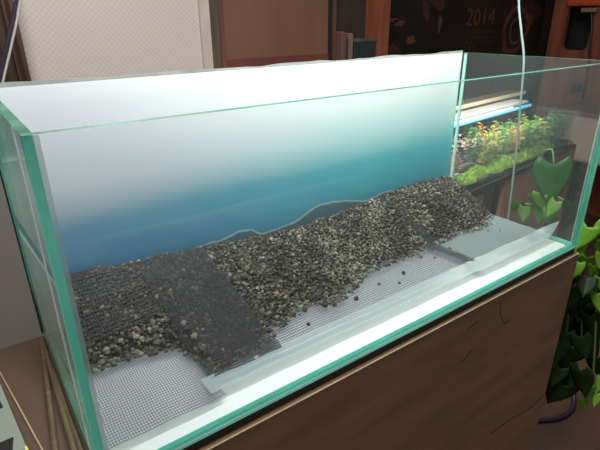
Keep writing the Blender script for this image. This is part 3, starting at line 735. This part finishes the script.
q = MB(); q.tube(smooth_path([PL(.10,.06,.016),PL(.15,.065,.034),PL(.20,.06,.040),PL(.245,.055,.022)]), .013, 8, r1=.006)
tag(q.build('driftwood', M['rock'], smooth=True), 'dark driftwood branch between moss cushions in the planted aquarium', 'driftwood')
q = MB(); pbox(q, .035, .058, .012, .014, .050, .056)
tag(q.build('white_tag', M['white']), 'small white tag standing in the left corner of the planted aquarium', 'tag')
# floating plant tangle near the water surface at left
q = MB()
for k in range(240):
    p = Vector(PL(U(.01,.26), U(.05,.15), U(.092,.108))); d = Vector((U(-1,1), U(-1,1), U(-.2,.4))); leaflet(q, p, d, Vector((0,0,1)), U(.010,.018), U(.002,.004))
tag(q.build('floating_roots', mat('pale_roots', (.34, .22, .18), .6, rnd=.5)), 'pale pinkish tangle of floating plants on the left of the planted aquarium', 'floating plant', kind='stuff')

# ------------------------------------------------------------------ furniture at the far right
cb = thing('wooden_cabinet', 'tall reddish wooden cabinet with a dark open niche at the top right', 'cabinet', (3.0, 1.0, FZ))
X0 = 2.98
q = MB(); q.box(X0, X0 + .03, .55, 1.275, FZ, .225); q.build('lower_board', M['redwood'], cb)
q = MB(); q.box(X0, X0 + .03, 1.190, 1.275, .225, 1.2); q.build('side_stile', M['redwood'], cb)
q = MB(); q.box(X0, X0 + .03, .55, 1.045, .225, 1.2); q.build('side_stile', M['redwood'], cb)
q = MB(); q.box(X0, X0 + .03, 1.045, 1.190, .70, 1.2); q.build('top_rail', M['redwood'], cb)
q = MB(); q.box(X0 + .18, X0 + .2, .55, 1.275, FZ, 1.2); q.build('niche_back', M['dark'], cb)
q = MB()
for (y, z, sy, sz) in ((1.045, .225, 1, 1), (1.190, .225, -1, 1)):
    r = .035; vs = [(X0 + .001, y, z)]; 
    for k in range(7):
        a = math.pi / 2 * k / 6; vs.append((X0 + .001, y + sy * r * (1 - math.sin(a)), z + sz * r * (1 - math.cos(a))))
    vs2 = [(X0 + .029, b, c) for (_, b, c) in vs]; n_ = len(vs)
    q.add(vs + vs2, [tuple(range(n_)), tuple(range(2 * n_ - 1, n_ - 1, -1))] + [(i, i + 1, n_ + i + 1, n_ + i) for i in range(n_ - 1)])
q.build('corner_fillet', M['redwood'], cb)
ob = thing('orange_bag', 'orange bag with a tan clasp hanging in the niche of the wooden cabinet', 'bag', (X0 + .05, 1.1, .50))
q = MB(); q.box(X0 - .03, X0 + .12, .99, 1.195, .456, .66); q.build('bag_body', M['orange_cloth'], ob, bevel=.015)
q = MB(); q.box(X0 - .04, X0 - .012, 1.02, 1.10, .425, .447); q.build('clasp', mat('tan_clasp', (.30, .16, .10), .5), ob, bevel=.003)
q = MB(); q.tube([(X0 - .025, 1.06, .446), (X0 - .025, 1.06, .46)], .004); q.build('strap', M['black'], ob)
q = MB(); q.tube(smooth_path([(X0 - .02, 1.055, .445), (X0 - .025, 1.03, .35), (X0 - .03, 1.015, .25), (X0 - .03, 1.0, .12), (X0 - .03, .995, .0), (X0 - .03, .995, -.13)]), .007)
bc = thing('black_cord', 'black cord hanging down the front of the wooden cabinet with a dark plug', 'cord', (X0 - .03, 1.0, .0)); q.build('wire', M['black'], bc, smooth=True)
q = MB(); q.box(X0 - .05, X0 - .025, 1.01, 1.06, .005, .05); q.build('plug', M['black'], bc, bevel=.006)

sb = thing('low_sideboard', 'low taupe sideboard behind the right end of the planted aquarium', 'sideboard', (2.5, .6, FZ))
q = MB(); q.box(2.28, 2.72, .30, .86, -.003, .010); q.build('top', M['pinkwood'], sb, bevel=.002)
q = MB(); q.box(2.30, 2.70, .32, .84, -.215, -.003); q.build('body', M['taupe'], sb, bevel=.002)
q = MB(); q.box(2.292, 2.30, .33, .565, -.205, -.02); q.build('door', M['taupe'], sb, bevel=.002)
q = MB(); q.box(2.292, 2.30, .575, .83, -.205, -.02); q.build('door', M['taupe'], sb, bevel=.002)
for (x, y) in ((2.31, .33), (2.31, .80), (2.66, .33), (2.66, .80)):
    q = MB(); q.box(x, x + .03, y, y + .03, FZ, -.215); q.build('leg', M['dark'], sb)

# black cable on the floor behind the stand
q = MB(); q.tube(smooth_path([(1.02,.16,-.694),(1.10,.135,-.694),(1.16,.112,-.694),(1.233,.074,-.694),(1.30,.07,-.694),(1.345,.09,-.68),(1.36,.11,-.62),(1.35,.12,-.55)]), .0065)
tag(q.build('floor_cable', M['cord_dark'], smooth=True), 'dark cable looping on the floor beside the stand', 'cable')

# ------------------------------------------------------------------ pothos
def heart_mesh(name, m):
    """heart-shaped leaf, tip along -Z, face +Y, unit length, a real 0.4 % thick blade"""
    bm = bmesh.new(); nt_, ns = 10, 4; grid = []
    for i in range(nt_ + 1):
        t = i / nt_; row = []
        w = .50 * math.sin(math.pi * min(1, (t + .1) / 1.1) ** .55)
        if i == nt_: w = .0
        for j in range(-ns, ns + 1):
            s_ = j / ns
            lobe = .20 * (abs(s_) ** 1.3) * math.exp(-t * 4)
            z = -t + lobe; y = .10 * abs(s_) ** 1.2 * (.4 + w) - .12 * t * t - .05
            row.append(bm.verts.new((w * s_, -y, z)))
        grid.append(row)
    for i in range(nt_):
        for j in range(2 * ns):
            bm.faces.new((grid[i][j], grid[i][j+1], grid[i+1][j+1], grid[i+1][j]))
    bmesh.ops.remove_doubles(bm, verts=bm.verts, dist=.0005)
    bmesh.ops.recalc_face_normals(bm, faces=bm.faces)
    bmesh.ops.solidify(bm, geom=list(bm.faces), thickness=.006)
    me = bpy.data.meshes.new(name); bm.to_mesh(me); bm.free(); me.materials.append(m)
    me.polygons.foreach_set('use_smooth', [True] * len(me.polygons)); return me
LM = {k: heart_mesh('leaf', M[k]) for k in ('leaf', 'leaf_big', 'leaf_shaded')}
pv = thing('pothos_vine', 'trailing pothos vine with heart-shaped leaves along the right side of the stand', 'plant', (1.0, .03, FZ))
def leaf(base, length, down, face, kind='leaf', roll=0, width=1):
    base = Vector(base); zax = -Vector(down).normalized(); y = Vector(face); y = (y - zax * y.dot(zax)).normalized(); x = y.cross(zax)
    m = Matrix((x, y, zax)).transposed().to_4x4()
    o = bpy.data.objects.new('leaf', LM[kind]); C.objects.link(o); o.parent = pv
    o.matrix_local = Matrix.Translation(base - pv.location) @ m @ Matrix.Rotation(roll, 4, 'Z') @ Matrix.Diagonal((length * width, length, length, 1))
    return o
def tocam(p): return (cam_p - Vector(p)).normalized()
p = (.968, .112, .128)
bl = leaf(p, .092, (.02, -.06, -1), tocam(p), 'leaf_big', .25, .86); bl['label'] = 'largest heart-shaped leaf, hanging in front of the planted aquarium base'
near_leaves = [ # base, length, droop, kind
 ((.950,.168,.030), .030, (.3,.2,-1), 'leaf'), ((.955,.150,.024), .036, (-.4,0,-1), 'leaf'), ((.960,.120,.064), .052, (.1,.05,-1), 'leaf'),
 ((.965,.098,.030), .040, (-.5,-.2,-1), 'leaf'), ((.962,.106,.062), .034, (.5,-.2,-1), 'leaf'), ((.955,.052,.062), .046, (.3,-.2,-1), 'leaf_shaded'), ((.96,.09,.0), .04, (.1,-.2,-1), 'leaf_shaded'),
 ((.958,.135,.050), .036, (.5,.1,-1), 'leaf'), ((.97,.118,.030), .040, (.1,.2,-1), 'leaf'), ((.955,.085,.055), .036, (-.3,.1,-1), 'leaf'), ((.957,.160,.026), .032, (.7,.1,-.8), 'leaf'),
 ((.975,-.005,.030), .040, (-.5,.1,-1), 'leaf'), ((.962,-.028,.004), .038, (.1,.1,-1), 'leaf'), ((.955,.0,-.04), .038, (.4,.1,-1), 'leaf'),
 ((.955,.012,.022), .058, (.15,-.05,-1), 'leaf'), ((.965,-.008,.000), .046, (.5,-.2,-1), 'leaf'), ((.965,-.020,-.028), .036, (-.3,-.1,-1), 'leaf'),
 ((.950,.010,-.056), .040, (-.7,0,-1), 'leaf'), ((.965,-.012,-.058), .040, (.5,-.1,-1), 'leaf'), ((.960,-.008,-.085), .052, (-.4,0,-1), 'leaf_shaded'),
 ((.968,-.030,-.080), .044, (.4,-.1,-1), 'leaf'), ((.960,.020,-.020), .044, (-.4,.3,-1), 'leaf'), ((.975,-.025,.012), .036, (.6,-.2,-.7), 'leaf'), ((.972,-.03,-.118), .046, (.3,-.1,-1), 'leaf'),
 ((.985,-.025,-.05), .045, (.8,-.1,-.6), 'leaf'), ((.95,.02,-.095), .05, (-.5,.1,-1), 'leaf_shaded')]
for b, l, d, k in near_leaves:
    f = tocam(b) + Vector((U(-.5,.5), U(-.3,.3), U(-.1,.7))); leaf(b, l * (1.05 if b[1] > .045 else .9), Vector(d) + Vector((U(-.35,.35), U(-.35,.35), 0)), f, k, 0, U(.6,.85))
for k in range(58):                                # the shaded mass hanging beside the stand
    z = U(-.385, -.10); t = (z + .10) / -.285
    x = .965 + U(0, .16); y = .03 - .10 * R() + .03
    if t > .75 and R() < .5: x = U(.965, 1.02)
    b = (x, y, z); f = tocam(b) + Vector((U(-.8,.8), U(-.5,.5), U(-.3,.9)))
    leaf(b, U(.045, .07), Vector((U(-.5,.5), U(-.5,.5), -1)), f, 'leaf_shaded', 0, U(.7,.95))
for (x, y, z) in [(1.0,-.055,-.36),(1.01,-.07,-.375),(1.02,-.065,-.34),(.995,-.05,-.40),(1.03,-.08,-.37)]:
    leaf((x, y, z), .034, (U(-.6,.6), -.1, -1), tocam((x, y, z)), 'leaf', 0, .6)
vines = [[(.968,.112,.128),(.975,.125,.155),(.99,.15,.13),(1.0,.13,.05),(1.0,.08,-.06),(1.02,.04,-.20),(1.02,.02,-.36),(1.01,.0,-.45)],
         [(.955,.15,.03),(.965,.13,.035),(.975,.10,.06),(.985,.05,.03),(.975,.0,-.02),(.98,-.02,-.10),(1.0,-.04,-.25),(1.01,-.06,-.39)],
         [(.96,.01,.02),(.985,.02,-.03),(.98,.01,-.12),(1.05,.02,-.22),(1.06,.0,-.34)]]
for v in vines:
    q = MB(); q.tube(smooth_path(v), .0022, 7); q.build('stem', M['vine'], pv, smooth=True)
# ------------------------------------------------------------------ light
def area(name, loc, sx, sy, power, col, target):
    l = bpy.data.lights.new(name, 'AREA'); l.shape = 'RECTANGLE'; l.size = sx; l.size_y = sy; l.energy = power; l.color = col
    o = bpy.data.objects.new(name, l); C.objects.link(o); o.location = loc
    o.rotation_euler = (Vector(target) - Vector(loc)).to_track_quat('-Z', 'Y').to_euler(); return o
area('tank_lamp', (.58, .06, .80), .66, .14, 13.5, (.97, 1, .98), (.62, .24, .0))
area('planted_tank_fill', PL(.40, .10, .30), .66, .14, 5.5, (1, .98, .92), PL(.40, .08, 0))  # unseen light added above the plants to brighten them, apart from the tubes
area('ceiling_lamp', (-.3, -.1, 1.85), .7, .7, 30, (1, .95, .92), (.1, .5, 0))
w = bpy.data.worlds.new('World'); bpy.context.scene.world = w; w.use_nodes = True
w.node_tree.nodes['Background'].inputs[0].default_value = (.95, .97, 1, 1); w.node_tree.nodes['Background'].inputs[1].default_value = .22

# ------------------------------------------------------------------ camera
cd = bpy.data.cameras.new('Camera'); co = bpy.data.objects.new('Camera', cd); C.objects.link(co)
cd.sensor_width = 36; cd.lens = 486.125 / 600 * 36; cd.clip_start = .01
r2 = Vector((0.8119374, -0.58367331, -0.0091173)); u2 = Vector((0.23661683, 0.31479507, 0.91919342)); fw = Vector((0.53363859, 0.74848482, -0.39370082))
mw = Matrix((r2, u2, -fw)).transposed().to_4x4(); mw.translation = cam_p; co.matrix_world = mw
sc = bpy.context.scene; sc.camera = co
sc.view_settings.view_transform = 'Standard'; sc.view_settings.look = 'None'; sc.view_settings.gamma = 1; sc.view_settings.use_curve_mapping = False
sc.view_settings.exposure = 0
sc.cycles.transparent_max_bounces = 24; sc.cycles.max_bounces = 10
